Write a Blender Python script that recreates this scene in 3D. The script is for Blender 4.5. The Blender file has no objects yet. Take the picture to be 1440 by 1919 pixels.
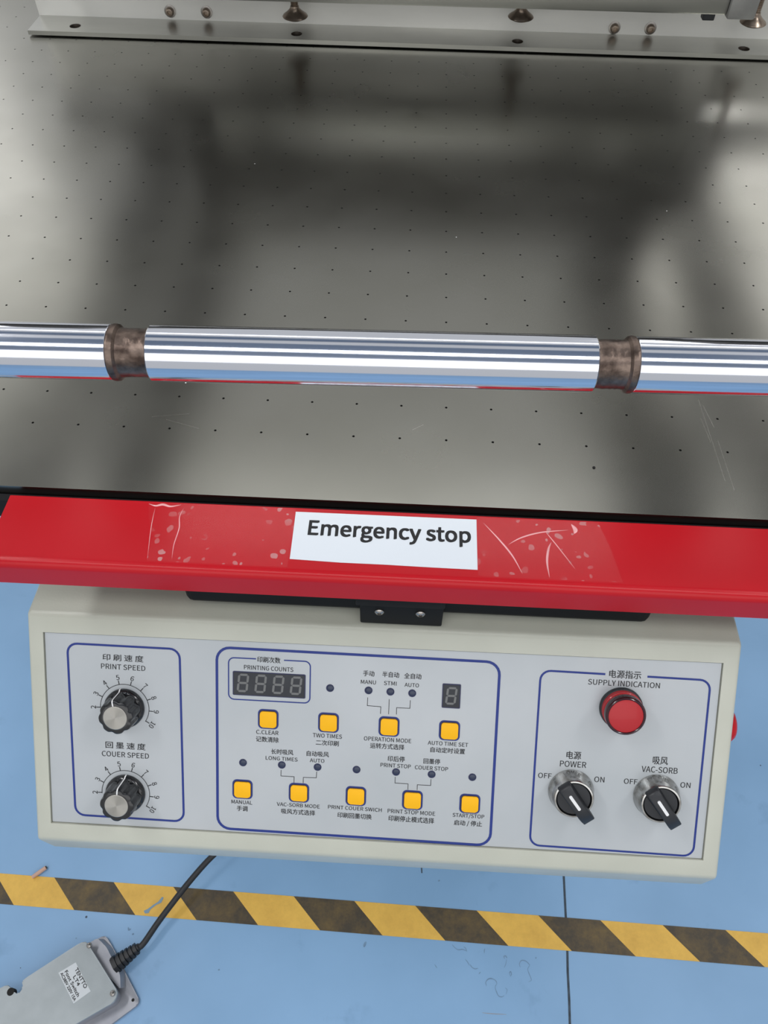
import bpy, bmesh, math, random
from mathutils import Vector, Matrix
random.seed(7)
SC = bpy.context.scene
COL = SC.collection
ZF = 1090.0          # table top stands 1.09 m above the floor; all shapes below are in mm, z = 0 on the table top

# ------------------------------------------------------------------ camera
CAM = Vector((333.55, -707.61, 364.54))
RX = Vector((0.99872842, 0.04950693, 0.00951853))
RY = Vector((0.04479378, -0.7848031, -0.61812427))
RZ = Vector((-0.02313126, 0.61776465, -0.78602276))
cd = bpy.data.cameras.new('camera')
cam = bpy.data.objects.new('camera', cd)
COL.objects.link(cam)
cd.sensor_fit = 'VERTICAL'
cd.sensor_height = 24.0
cd.lens = 24.0 * 1454.4 / 1919.0
cd.clip_start = 0.01
mw = Matrix.Identity(4)
for i in range(3):
    mw[i][0] = RX[i]; mw[i][1] = -RY[i]; mw[i][2] = -RZ[i]
mw[0][3], mw[1][3], mw[2][3] = CAM.x/1000, CAM.y/1000, (CAM.z+ZF)/1000
cam.matrix_world = mw
cd.dof.use_dof = True
cd.dof.focus_distance = 0.52
cd.dof.aperture_fstop = 45
SC.camera = cam

# ------------------------------------------------------------------ world: an evenly lit factory hall
w = bpy.data.worlds.new('hall_light'); SC.world = w; w.use_nodes = True
bg = w.node_tree.nodes['Background']
bg.inputs[0].default_value = (0.97, 0.985, 1.0, 1); bg.inputs[1].default_value = 0.6
SC.view_settings.view_transform = 'Standard'; SC.view_settings.look = 'None'
SC.view_settings.gamma = 1.0; SC.view_settings.use_curve_mapping = False
SC.view_settings.exposure = 0.0
try:
    SC.cycles.use_denoising = True
except Exception:
    pass

def area(name, loc, size, power, target, color=(1, 1, 1)):
    l = bpy.data.lights.new(name, 'AREA'); l.shape = 'RECTANGLE'
    l.size, l.size_y = size[0]/1000, size[1]/1000; l.energy = power; l.color = color
    o = bpy.data.objects.new(name, l); COL.objects.link(o)
    o.location = (loc[0]/1000, loc[1]/1000, (loc[2]+ZF)/1000)
    d = Vector(target)-Vector(loc)
    o.rotation_euler = d.to_track_quat('-Z', 'Y').to_euler()
    return o
area('window_and_fill_light', (330, -3400, 1550), (4000, 1700), 25, (330, 300, 0))  # fill light added behind the camera to brighten the back plate; no window
area('tube_light', (330, -1450, 2200), (3600, 480), 22, (330, -1450, 0))
area('tube_light', (-1050, -350, 1900), (900, 220), 15, (150, -480, 0))
area('tube_light', (1750, -350, 1900), (900, 220), 15, (500, -480, 0))
area('tube_light', (330, 1300, 2300), (3200, 260), 6, (330, 1300, 0))
area('window_and_fill_light', (-2600, 3000, 2000), (1900, 1500), 15, (0, 0, 0))
area('window_and_fill_light', (2250, 3000, 2050), (1500, 1300), 11, (500, 0, 0), (1, .985, .97))
area('added_glint_light', (1450, 2500, 1235), (150, 210), 1.6, (600, 0, 0))  # added light, placed only to make the bright spot on the steel

# ------------------------------------------------------------------ helpers
def srgb(r, g, b):
    f = lambda c: (c/255/12.92) if c/255 <= .04045 else ((c/255+.055)/1.055)**2.4
    return (f(r), f(g), f(b), 1)
MATS = {}
def mat(name, rgb, rough=.5, metal=0., noise=None, bump=None, coat=0., spec=None, rvar=None):
    """noise=(scale, second rgb, stretch xyz)  bump=(scale, strength, stretch)"""
    m = bpy.data.materials.new(name); m.use_nodes = True
    nt = m.node_tree; b = nt.nodes['Principled BSDF']
    b.inputs['Base Color'].default_value = srgb(*rgb)
    b.inputs['Roughness'].default_value = rough
    b.inputs['Metallic'].default_value = metal
    b.inputs['Coat Weight'].default_value = coat
    if spec is not None: b.inputs['Specular IOR Level'].default_value = spec
    tc = nt.nodes.new('ShaderNodeTexCoord')
    def nz(scale, st, detail=5):
        mp = nt.nodes.new('ShaderNodeMapping'); mp.inputs['Scale'].default_value = st
        nt.links.new(tc.outputs['Object'], mp.inputs[0])
        n = nt.nodes.new('ShaderNodeTexNoise'); n.inputs['Scale'].default_value = scale; n.inputs['Detail'].default_value = detail
        nt.links.new(mp.outputs[0], n.inputs['Vector']); return n
    if noise:
        n = nz(noise[0], noise[2] if len(noise) > 2 else (1, 1, 1))
        mr = nt.nodes.new('ShaderNodeMapRange'); mr.inputs[1].default_value = .35; mr.inputs[2].default_value = .68
        nt.links.new(n.outputs[0], mr.inputs[0])
        mx = nt.nodes.new('ShaderNodeMix'); mx.data_type = 'RGBA'
        mx.inputs[6].default_value = srgb(*rgb); mx.inputs[7].default_value = srgb(*noise[1])
        nt.links.new(mr.outputs[0], mx.inputs[0]); nt.links.new(mx.outputs[2], b.inputs['Base Color'])
    if rvar:
        n = nz(rvar[0], rvar[2])
        mr = nt.nodes.new('ShaderNodeMapRange'); mr.inputs[1].default_value = .3; mr.inputs[2].default_value = .7
        mr.inputs[3].default_value = rough; mr.inputs[4].default_value = rvar[1]
        nt.links.new(n.outputs[0], mr.inputs[0]); nt.links.new(mr.outputs[0], b.inputs['Roughness'])
    if bump:
        n = nz(bump[0], bump[2] if len(bump) > 2 else (1, 1, 1), 3)
        bp = nt.nodes.new('ShaderNodeBump'); bp.inputs['Strength'].default_value = bump[1]; bp.inputs['Distance'].default_value = .001
        nt.links.new(n.outputs[0], bp.inputs['Height']); nt.links.new(bp.outputs[0], b.inputs['Normal'])
    MATS[name] = m
    return m

def S(p):  # mm world -> metres
    return (p[0]/1000, p[1]/1000, (p[2]+ZF)/1000)

def finish(name, bm, m, parent=None, smooth=False, raw=False):
    """link a bmesh (mm, table-based coordinates) as one object"""
    me = bpy.data.meshes.new(name)
    if not raw:
        for v in bm.verts: v.co = S(v.co)
    bmesh.ops.recalc_face_normals(bm, faces=bm.faces)
    bm.to_mesh(me); bm.free()
    if smooth is not False:
        for p in me.polygons: p.use_smooth = True
        if smooth is not True:
            me.set_sharp_from_angle(angle=math.radians(smooth))
    me.materials.append(m)
    o = bpy.data.objects.new(name, me); COL.objects.link(o)
    if parent: o.parent = parent
    return o

def setorigin(o, p_mm):
    p = Vector(S(p_mm)); o.data.transform(Matrix.Translation(-p)); o.location = p

def empty(name, loc=None):
    o = bpy.data.objects.new(name, None); COL.objects.link(o); o.empty_display_size = .05
    return o
def tag(o, label, cat, group=None):
    o['label'] = label; o['category'] = cat
    if group: o['group'] = group
    return o

def box(bm, x0, x1, y0, y1, z0, z1, bev=0, seg=2):
    vs = [bm.verts.new((x, y, z)) for z in (z0, z1) for y in (y0, y1) for x in (x0, x1)]
    fs = [bm.faces.new([vs[i] for i in f]) for f in ((0,2,3,1),(4,5,7,6),(0,1,5,4),(2,6,7,3),(0,4,6,2),(1,3,7,5))]
    if bev:
        es = list({e for f in fs for e in f.edges})
        bmesh.ops.bevel(bm, geom=es, offset=bev, segments=seg, affect='EDGES', profile=.5)
    return vs

def lathe(bm, prof, n=32, M=None, rad=None, cap=True):
    """prof [(r, z)], axis z, optional matrix; rad(a, i) radius factor"""
    rings = []
    for i, (r, z) in enumerate(prof):
        ring = []
        for k in range(n):
            a = 2*math.pi*k/n
            rr = r*(rad(a, i) if rad else 1)
            v = Vector((rr*math.cos(a), rr*math.sin(a), z))
            ring.append(bm.verts.new(M @ v if M else v))
        rings.append(ring)
    for a, b in zip(rings, rings[1:]):
        for k in range(n):
            bm.faces.new((a[k], a[(k+1) % n], b[(k+1) % n], b[k]))
    if cap:
        bm.faces.new(rings[0][::-1]); bm.faces.new(rings[-1])
    return rings

def prism(bm, pts, f0, f1):
    """pts 2d; f0, f1 map a 2d point to 3d for either end"""
    a = [bm.verts.new(f0(p)) for p in pts]; b = [bm.verts.new(f1(p)) for p in pts]
    n = len(pts)
    fa = bm.faces.new(a[::-1]); fb = bm.faces.new(b)
    sides = [bm.faces.new((a[i], a[(i+1) % n], b[(i+1) % n], b[i])) for i in range(n)]
    return fa, fb, sides

def tube(bm, pts, r, n=12):
    pts = [Vector(p) for p in pts]; rings = []
    up = Vector((0, 0, 1))
    for i, p in enumerate(pts):
        t = (pts[min(i+1, len(pts)-1)]-pts[max(i-1, 0)]).normalized()
        s = t.cross(up)
        if s.length < .01: s = t.cross(Vector((0, 1, 0)))
        s.normalize(); u = s.cross(t)
        rr = r[i] if isinstance(r, (list, tuple)) else r
        rings.append([bm.verts.new(p+rr*(s*math.cos(2*math.pi*k/n)+u*math.sin(2*math.pi*k/n))) for k in range(n)])
    for a, b in zip(rings, rings[1:]):
        for k in range(n): bm.faces.new((a[k], a[(k+1) % n], b[(k+1) % n], b[k]))
    bm.faces.new(rings[0][::-1]); bm.faces.new(rings[-1])

def smooth_path(pts, n=8):
    P = [Vector(p) for p in pts]; P = [2*P[0]-P[1]]+P+[2*P[-1]-P[-2]]; out = []
    for i in range(1, len(P)-2):
        for k in range(n):
            t = k/n; a, b, c, d = P[i-1:i+3]
            out.append(.5*((2*b)+(c-a)*t+(2*a-5*b+4*c-d)*t*t+(3*b-a-3*c+d)*t**3))
    out.append(P[-2]); return out

def rrect(cx, cy, w_, h_, r, n=6):
    out = []
    for sx, sy, a0 in ((1, 1, 0), (-1, 1, 90), (-1, -1, 180), (1, -1, 270)):
        for k in range(n+1):
            a = math.radians(a0+90*k/n)
            out.append((cx+sx*(w_/2-r)+r*math.cos(a), cy+sy*(h_/2-r)+r*math.sin(a)))
    return out

def inpoly(poly, x, y):
    c = False
    for i in range(len(poly)):
        (x1, y1), (x2, y2) = poly[i], poly[i-1]
        if (y1 > y) != (y2 > y) and x < (x2-x1)*(y-y1)/(y2-y1)+x1: c = not c
    return c

GROTESK = None
try:      # Blender's own bundled interface font, if this build has it; the built-in font otherwise
    import os
    _p = os.path.join(bpy.utils.system_resource('DATAFILES', path='fonts'), 'Noto Sans CJK Regular.woff2')
    if os.path.exists(_p): GROTESK = bpy.data.fonts.load(_p)
except Exception:
    GROTESK = None
def text_mesh(s, bold=0.0, font=None):
    cu = bpy.data.curves.new('lettering', 'FONT'); cu.body = s; cu.size = 10.0; cu.resolution_u = 4
    if font: cu.font = font
    cu.offset = 0.0; cu.extrude = 0.0; cu.fill_mode = 'FRONT'
    o = bpy.data.objects.new('lettering', cu); COL.objects.link(o)
    dg = bpy.context.evaluated_depsgraph_get()
    me = bpy.data.meshes.new_from_object(o.evaluated_get(dg), depsgraph=dg)
    COL.objects.unlink(o); bpy.data.objects.remove(o); bpy.data.curves.remove(cu)
    return me

def place_text(s, w_, h_, fmap, m, parent, bold=0.0, name='lettering', font=None):
    """fit text to w_ x h_ (cap height for Latin, glyph height for Chinese), centred; fmap(x, y) -> world mm"""
    me = text_mesh(s, bold, font)
    xs = [v.co.x for v in me.vertices]; ys = [v.co.y for v in me.vertices]
    x0, x1 = min(xs), max(xs); y0, y1 = min(ys), max(ys)
    low = any(c in s for c in 'gypqj')
    if low:
        mh = text_mesh('E', bold, font); yy = [v.co.y for v in mh.vertices]; y0, y1 = min(yy), max(yy); bpy.data.meshes.remove(mh)
    for v in me.vertices:
        p = fmap((v.co.x-(x0+x1)/2)*w_/(x1-x0), (v.co.y-(y0+y1)/2)*h_/(y1-y0))
        v.co = S(p)
    if bold:
        b2 = bmesh.new(); b2.from_mesh(me); vv = b2.verts[:]+b2.edges[:]+b2.faces[:]
        for dx, dy in ((1, 0), (0, .7), (1, .7), (-.0, -.4)):
            g = bmesh.ops.duplicate(b2, geom=vv)
            for e_ in g['geom']:
                if isinstance(e_, bmesh.types.BMVert): e_.co += Vector((dx*bold, dy*bold, .015*dx+.01*dy))/1000
        b2.to_mesh(me); b2.free()
    me.materials.clear(); me.materials.append(m)
    me.name = name
    o = bpy.data.objects.new(name, me); COL.objects.link(o); o.parent = parent
    return o

# ------------------------------------------------------------------ materials
M_floor = mat('blue_epoxy', (138, 178, 217), .45, noise=(3.0, (124, 164, 202)), bump=(60, .05))
M_steel = mat('brushed_steel', (150, 149, 142), .23, 1.0, noise=(9, (143, 142, 134), (1, 1, 1)), rvar=(12, .28, (1, 1, 1)))
M_dark = mat('matt_black', (16, 16, 19), .9)
M_alu = mat('satin_aluminium', (238, 237, 232), .36, .5, noise=(14, (222, 221, 216), (.3, 1, 1)), rvar=(80, .45, (.05, 1, 1)))
M_alu2 = mat('dull_aluminium', (185, 185, 182), .42, .5, noise=(22, (150, 150, 148)))
M_bronze = mat('worn_steel_bolt', (170, 154, 138), .3, .75, noise=(120, (128, 114, 102)))
M_bore = mat('dark_bore', (64, 56, 48), .5, .4)  # bore walls coloured dark to stand in for the hole's shade
M_alu3 = mat('darker_aluminium', (186, 186, 180), .3, .95, noise=(20, (168, 168, 163), (.3, 1, 1)))
M_screw = mat('stainless_screw', (170, 165, 160), .25, 1.0)
M_hole = mat('hole_shadow', (20, 19, 18), .8)
M_chrome = mat('polished_chrome', (222, 225, 234), .09, 1.0, rvar=(120, .12, (.2, 1, 1)))
M_groove = mat('oxidised_groove', (128, 112, 102), .36, .92, noise=(150, (70, 58, 52)), bump=(260, .35))
M_red = mat('red_enamel', (184, 18, 29), .24, 0, noise=(14, (190, 22, 33)), spec=.28)
M_beige = mat('beige_enamel', (188, 189, 176), .3, 0, noise=(18, (181, 182, 169)), bump=(700, .06))
M_panel = mat('silver_film', (181, 185, 188), .34, .2, noise=(10, (172, 177, 180)), rvar=(14, .42, (1, 1, 1)))
M_blue = mat('blue_print', (14, 42, 122), .45)
M_navy = mat('navy_print', (26, 30, 72), .45)
M_ink = mat('black_ink', (30, 30, 32), .6)
M_yellow = mat('yellow_key', (244, 180, 8), .45, spec=.3)
M_led = mat('tinted_window', (38, 48, 72), .25)
M_disp = mat('smoked_window', (46, 49, 54), .25, noise=(60, (38, 40, 46)), spec=.3)
M_seg = mat('unlit_segment', (106, 107, 106), .5)
M_knob = mat('black_plastic', (16, 17, 20), .22, coat=.3)
M_matte = mat('matte_black_plastic', (30, 32, 36), .45)
M_white = mat('white_plastic', (225, 225, 225), .4)
M_paper = mat('white_paper', (228, 234, 240), .7)
M_lens = mat('red_lens', (172, 18, 28), .5, coat=.15)
M_lensd = mat('dark_red_ring', (48, 8, 16), .2, coat=.3)
M_chrome2 = mat('worn_chrome', (196, 196, 194), .2, 1.0, noise=(200, (150, 146, 140)))
M_cast = mat('grey_cast_housing', (170, 177, 180), .5, .1, noise=(40, (162, 169, 172)), bump=(300, .08))
M_cast2 = mat('grey_cast_base', (160, 161, 168), .42, .3, noise=(30, (140, 142, 150)))
M_cord = mat('black_cord', (24, 26, 30), .45)
M_labelp = mat('grey_label', (205, 210, 214), .5)
M_head = mat('dark_machine_paint', (62, 60, 56), .6)
M_butt = mat('tan_paper', (206, 168, 150), .7)
M_plat = mat('floor_joint', (52, 62, 72), .8, noise=(90, (70, 84, 98)))

def spun_metal():
    m = mat('spun_aluminium', (168, 165, 158), .42, .85)
    nt = m.node_tree; b = nt.nodes['Principled BSDF']; b.inputs['Anisotropic'].default_value = .8
    t = nt.nodes.new('ShaderNodeTangent'); t.direction_type = 'RADIAL'; t.axis = 'Z'
    nt.links.new(t.outputs[0], b.inputs['Tangent'])
    return m
M_spun = spun_metal()

# specks and scratches on the steel
def steel_extras():
    nt = M_steel.node_tree; b = nt.nodes['Principled BSDF']
    tc = nt.nodes.new('ShaderNodeTexCoord')
    src = b.inputs['Base Color'].links[0].from_socket
    v = nt.nodes.new('ShaderNodeTexVoronoi'); v.inputs['Scale'].default_value = 38; v.inputs['Randomness'].default_value = 1
    nt.links.new(tc.outputs['Object'], v.inputs['Vector'])
    lt = nt.nodes.new('ShaderNodeMath'); lt.operation = 'LESS_THAN'; lt.inputs[1].default_value = .018
    nt.links.new(v.outputs['Distance'], lt.inputs[0])
    sep = nt.nodes.new('ShaderNodeSeparateColor'); nt.links.new(v.outputs['Color'], sep.inputs[0])
    gt = nt.nodes.new('ShaderNodeMath'); gt.operation = 'GREATER_THAN'; gt.inputs[1].default_value = .82
    nt.links.new(sep.outputs[0], gt.inputs[0])
    mu = nt.nodes.new('ShaderNodeMath'); mu.operation = 'MULTIPLY'
    nt.links.new(lt.outputs[0], mu.inputs[0]); nt.links.new(gt.outputs[0], mu.inputs[1])
    mx = nt.nodes.new('ShaderNodeMix'); mx.data_type = 'RGBA'; mx.inputs[7].default_value = (1, 1, 1, 1)
    nt.links.new(mu.outputs[0], mx.inputs[0]); nt.links.new(src, mx.inputs[6]); nt.links.new(mx.outputs[2], b.inputs['Base Color'])
    # dust specks are matt
    s2 = b.inputs['Metallic']; inv = nt.nodes.new('ShaderNodeMath'); inv.operation = 'SUBTRACT'; inv.inputs[0].default_value = 1
    nt.links.new(mu.outputs[0], inv.inputs[1]); nt.links.new(inv.outputs[0], s2)
    b.inputs['Anisotropic'].default_value = .3
steel_extras()

# floor: smudges
def floor_extras():
    nt = M_floor.node_tree; b = nt.nodes['Principled BSDF']
    tc = nt.nodes.new('ShaderNodeTexCoord')
    src = b.inputs['Base Color'].links[0].from_socket
    n = nt.nodes.new('ShaderNodeTexNoise'); n.inputs['Scale'].default_value = 11; n.inputs['Detail'].default_value = 6; n.inputs['Roughness'].default_value = .6
    nt.links.new(tc.outputs['Object'], n.inputs['Vector'])
    mr = nt.nodes.new('ShaderNodeMapRange'); mr.inputs[1].default_value = .62; mr.inputs[2].default_value = .8; mr.inputs[4].default_value = .45
    nt.links.new(n.outputs[0], mr.inputs[0])
    mx = nt.nodes.new('ShaderNodeMix'); mx.data_type = 'RGBA'; mx.inputs[7].default_value = srgb(84, 118, 156)
    nt.links.new(mr.outputs[0], mx.inputs[0]); nt.links.new(src, mx.inputs[6])
    v = nt.nodes.new('ShaderNodeTexVoronoi'); v.inputs['Scale'].default_value = 24
    nt.links.new(tc.outputs['Object'], v.inputs['Vector'])
    sep = nt.nodes.new('ShaderNodeSeparateColor'); nt.links.new(v.outputs['Color'], sep.inputs[0])
    lt = nt.nodes.new('ShaderNodeMath'); lt.operation = 'LESS_THAN'; lt.inputs[1].default_value = .045
    nt.links.new(v.outputs['Distance'], lt.inputs[0])
    gt = nt.nodes.new('ShaderNodeMath'); gt.operation = 'GREATER_THAN'; gt.inputs[1].default_value = .9
    nt.links.new(sep.outputs[0], gt.inputs[0])
    mu = nt.nodes.new('ShaderNodeMath'); mu.operation = 'MULTIPLY'
    nt.links.new(lt.outputs[0], mu.inputs[0]); nt.links.new(gt.outputs[0], mu.inputs[1])
    m2 = nt.nodes.new('ShaderNodeMix'); m2.data_type = 'RGBA'; m2.inputs[7].default_value = srgb(40, 60, 84)
    nt.links.new(mu.outputs[0], m2.inputs[0]); nt.links.new(mx.outputs[2], m2.inputs[6])
    nt.links.new(m2.outputs[2], b.inputs['Base Color'])
floor_extras()

# hazard tape: printed slanted stripes, worn
def hazard():
    m = bpy.data.materials.new('hazard_tape_print'); m.use_nodes = True
    nt = m.node_tree; b = nt.nodes['Principled BSDF']; b.inputs['Roughness'].default_value = .55
    tc = nt.nodes.new('ShaderNodeTexCoord'); sp = nt.nodes.new('ShaderNodeSeparateXYZ')
    nt.links.new(tc.outputs['Object'], sp.inputs[0])
    def mth(op, a, c):
        n = nt.nodes.new('ShaderNodeMath'); n.operation = op
        for i, q in enumerate((a, c)):
            if q is None: continue
            if isinstance(q, (int, float)): n.inputs[i].default_value = q
            else: nt.links.new(q, n.inputs[i])
        return n.outputs[0]
    # object coords: x along the tape from x=-240 mm at its top edge, y=0 on the top edge
    s = mth('DIVIDE', mth('ADD', sp.outputs[0], mth('MULTIPLY', sp.outputs[1], 1.06)), .2088)
    fr = mth('FRACT', mth('ADD', s, 10.0), None)
    blk = mth('LESS_THAN', fr, .5)
    n1 = nt.nodes.new('ShaderNodeTexNoise'); n1.inputs['Scale'].default_value = 22; n1.inputs['Detail'].default_value = 8; n1.inputs['Roughness'].default_value = .75
    nt.links.new(tc.outputs['Object'], n1.inputs['Vector'])
    def ramp(lo, hi, c0, c1):
        r = nt.nodes.new('ShaderNodeMapRange'); r.inputs[1].default_value = lo; r.inputs[2].default_value = hi
        nt.links.new(n1.outputs[0], r.inputs[0])
        x = nt.nodes.new('ShaderNodeMix'); x.data_type = 'RGBA'; x.inputs[6].default_value = srgb(*c0); x.inputs[7].default_value = srgb(*c1)
        nt.links.new(r.outputs[0], x.inputs[0]); return x.outputs[2]
    yel = ramp(.4, .75, (232, 186, 84), (208, 162, 70)); dk = ramp(.42, .72, (66, 58, 46), (112, 92, 52))
    mx = nt.nodes.new('ShaderNodeMix'); mx.data_type = 'RGBA'
    nt.links.new(blk, mx.inputs[0]); nt.links.new(yel, mx.inputs[6]); nt.links.new(dk, mx.inputs[7])
    nt.links.new(mx.outputs[2], b.inputs['Base Color'])
    return m
M_haz = hazard()
M_pitch = mat('pitch_black_steel', (8, 8, 9), .6, spec=.25)

# clear sticky tape with trapped air bubbles
def clear_tape():
    m = bpy.data.materials.new('clear_sticky_tape'); m.use_nodes = True
    nt = m.node_tree; out = nt.nodes['Material Output']; nt.nodes.remove(nt.nodes['Principled BSDF'])
    tr = nt.nodes.new('ShaderNodeBsdfTransparent'); gl = nt.nodes.new('ShaderNodeBsdfGlossy'); gl.inputs['Roughness'].default_value = .12
    df = nt.nodes.new('ShaderNodeBsdfDiffuse'); df.inputs[0].default_value = srgb(238, 190, 190)
    tc = nt.nodes.new('ShaderNodeTexCoord')
    v = nt.nodes.new('ShaderNodeTexVoronoi'); v.inputs['Scale'].default_value = 190; v.feature = 'F1'
    ns = nt.nodes.new('ShaderNodeTexNoise'); ns.inputs['Scale'].default_value = 120
    add = nt.nodes.new('ShaderNodeMix'); add.data_type = 'RGBA'; add.inputs[0].default_value = .006
    nt.links.new(tc.outputs['Object'], ns.inputs['Vector'])
    nt.links.new(tc.outputs['Object'], add.inputs[6]); nt.links.new(ns.outputs[1], add.inputs[7]); nt.links.new(add.outputs[2], v.inputs['Vector'])
    sep = nt.nodes.new('ShaderNodeSeparateColor'); nt.links.new(v.outputs['Color'], sep.inputs[0])
    th = nt.nodes.new('ShaderNodeMapRange'); th.inputs[1].default_value = .35; th.inputs[2].default_value = 1; th.inputs[3].default_value = 0; th.inputs[4].default_value = .46
    nt.links.new(sep.outputs[0], th.inputs[0])
    lt = nt.nodes.new('ShaderNodeMath'); lt.operation = 'LESS_THAN'
    nt.links.new(v.outputs['Distance'], lt.inputs[0]); nt.links.new(th.outputs[0], lt.inputs[1])
    n2 = nt.nodes.new('ShaderNodeTexNoise'); n2.inputs['Scale'].default_value = 26; nt.links.new(tc.outputs['Object'], n2.inputs['Vector'])
    m2 = nt.nodes.new('ShaderNodeMapRange'); m2.inputs[1].default_value = .4; m2.inputs[2].default_value = .65; m2.inputs[4].default_value = .3
    nt.links.new(n2.outputs[0], m2.inputs[0])
    mu = nt.nodes.new('ShaderNodeMath'); mu.operation = 'MULTIPLY'; nt.links.new(lt.outputs[0], mu.inputs[0]); nt.links.new(m2.outputs[0], mu.inputs[1])
    ad = nt.nodes.new('ShaderNodeMath'); ad.operation = 'ADD'; ad.inputs[1].default_value = .006; nt.links.new(mu.outputs[0], ad.inputs[0])
    a = nt.nodes.new('ShaderNodeMixShader'); a.inputs[0].default_value = .006
    nt.links.new(tr.outputs[0], a.inputs[1]); nt.links.new(gl.outputs[0], a.inputs[2])
    c = nt.nodes.new('ShaderNodeMixShader'); nt.links.new(ad.outputs[0], c.inputs[0])
    nt.links.new(a.outputs[0], c.inputs[1]); nt.links.new(df.outputs[0], c.inputs[2]); nt.links.new(c.outputs[0], out.inputs[0])
    return m
M_tape = clear_tape()
M_crease = mat('tape_crease', (240, 170, 172), .15, 0, coat=.6)

# ================================================================== SETTING
bm = bmesh.new()
v = [bm.verts.new(p) for p in ((-4000, -3500, -ZF), (5000, -3500, -ZF), (5000, 6000, -ZF), (-4000, 6000, -ZF))]
bm.faces.new(v)
floor = finish('floor', bm, M_floor); floor['kind'] = 'structure'; floor['label'] = 'smooth light blue painted factory floor with smudges'
bm = bmesh.new()   # joint running away from the camera, slightly crooked
jp = [(628, -760), (633.5, -571), (635.5, -540), (637, -500), (640, -460), (641.5, -420), (644, -357), (650, -180), (654, 300)]
a = [bm.verts.new((x-1.9, y, -ZF+.25)) for x, y in jp]; b = [bm.verts.new((x+1.9, y, -ZF+.25)) for x, y in jp]
for i in range(len(jp)-1): bm.faces.new((a[i], b[i], b[i+1], a[i+1]))
o = finish('floor_joint', bm, M_plat, floor)
bm = bmesh.new()
v = [bm.verts.new((x, y, -ZF+.25)) for x, y in ((395.5, -362), (397.5, -362), (396, -334), (393, -334))]; bm.faces.new(v)
finish('floor_joint', bm, M_plat, floor)

# unseen overhead slabs, added and sized to put dark bands in the chrome
M_band = mat('band_grey', (150, 156, 166), .7)
for n_, (y0, y1, z_) in enumerate(((-1250, -350, 2350), (-3000, -1650, 2300), (250, 800, 2450)), 1):
    bm = bmesh.new(); box(bm, -2600, 3300, y0, y1, z_, z_+220)
    o = finish('band_slab_%d' % n_, bm, M_band); o['kind'] = 'structure'

# scuffs, rings and drips left on the paint
M_scuff = mat('scuff_mark', (98, 128, 158), .6, noise=(140, (120, 152, 184)))
M_scuff2 = mat('brown_scratch', (160, 140, 124), .6)
def ribbon(bm, pts, wd, z=-ZF+.22):
    P = smooth_path([(x, y, z) for x, y in pts], 5); n = len(P); vs = []
    for i, p in enumerate(P):
        t = (P[min(i+1, n-1)]-P[max(i-1, 0)]).normalized(); s_ = Vector((-t.y, t.x, 0))*wd*(.35+.65*math.sin(math.pi*(i+.5)/n))
        vs.append((bm.verts.new(p-s_), bm.verts.new(p+s_)))
    for a, b in zip(vs, vs[1:]): bm.faces.new((a[0], a[1], b[1], b[0]))
bm = bmesh.new()
for pts, wd in (([(449, -470), (453, -474), (459, -477), (466, -476), (472, -478)], .5), ([(468, -472), (471, -474), (473, -479)], .5),
                ([(478, -497), (481, -501), (486, -503), (491, -502)], .5), ([(535, -486), (534, -483), (537, -482), (539, -485)], .7),
                ([(538, -487), (537, -492), (534, -499)], .3), ([(504, -526), (503, -521), (507, -516.5), (513, -515.5), (519, -518), (521, -522)], .6),
                ([(521, -522), (518, -527), (520, -534), (523, -539), (528, -540), (532, -538)], .45), ([(535, -536), (537, -530), (534, -527)], .3),
                ([(560, -497), (559, -492), (563, -487), (570, -488), (576, -493)], .55), ([(576, -493), (572, -499), (574, -506), (577, -514), (572, -517)], .35),
                ([(502, -480), (502, -476), (503, -473)], .5), ([(543, -510), (542, -506), (544, -504), (545, -508), (543, -511)], .5),
                ([(303, -481), (304, -477), (306, -473)], 1.6), ([(425, -373.5), (428, -372)], 1.0), ([(586, -483.5), (587, -481)], .7),
                ([(-93, -472), (-91, -475.5), (-88, -474)], 1.1), ([(-84, -482), (-81, -481)], 1.0), ([(68, -526), (71, -525)], .9), ([(-176, -493), (-174, -492)], .7),
                ([(492, -510), (495, -507)], .4), ([(470, -490), (474, -494), (477, -499)], .35), ([(420, -500), (424, -505)], .4)):
    ribbon(bm, pts, wd*1.3)
o = finish('scuff_marks', bm, M_scuff, floor); o['kind'] = 'stuff'
bm = bmesh.new(); ribbon(bm, [(496, -563), (512, -563.6), (534, -563.4)], .35)
finish('scratch_line', bm, M_scuff2, floor)

# hazard tape on the floor
bm = bmesh.new()
sl = -.0197
xs = [-900+i*90 for i in range(30)]
a = [bm.verts.new((x, -402.2+sl*(x+238), -ZF+.5)) for x in xs]
b = [bm.verts.new((x, -402.2+sl*(x+238)-47.5-(.0025*(x+238)), -ZF+.5)) for x in xs]
for i in range(len(xs)-1): bm.faces.new((a[i], b[i], b[i+1], a[i+1]))
ht = finish('hazard_tape', bm, M_haz)
ht.data.transform(Matrix.Translation(-Vector(S((-240, -402.2, -ZF+.5)))))
ang = math.atan(sl)
ht.data.transform(Matrix.Rotation(-ang, 4, 'Z'))
ht.location = S((-240, -402.2, -ZF+.5)); ht.rotation_euler[2] = ang
tag(ht, 'worn yellow and black striped tape stuck across the blue floor', 'floor tape')
def flake(pts, m, parent, name, z=-ZF+.9):
    bm = bmesh.new(); bm.faces.new([bm.verts.new((x, y, z)) for x, y in pts]); o = finish(name, bm, m)
    if parent:
        o.parent = parent; o.matrix_parent_inverse = parent.matrix_basis.inverted()
    return o
M_chip = mat('bare_floor_chip', (122, 150, 170), .5)
flake([(-73, -446), (-67, -443), (-59, -436), (-52, -431), (-47, -423), (-44, -424), (-46, -432), (-54, -436), (-62, -443), (-64, -449), (-70, -450)], M_chip, ht, 'worn_patch')

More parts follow.
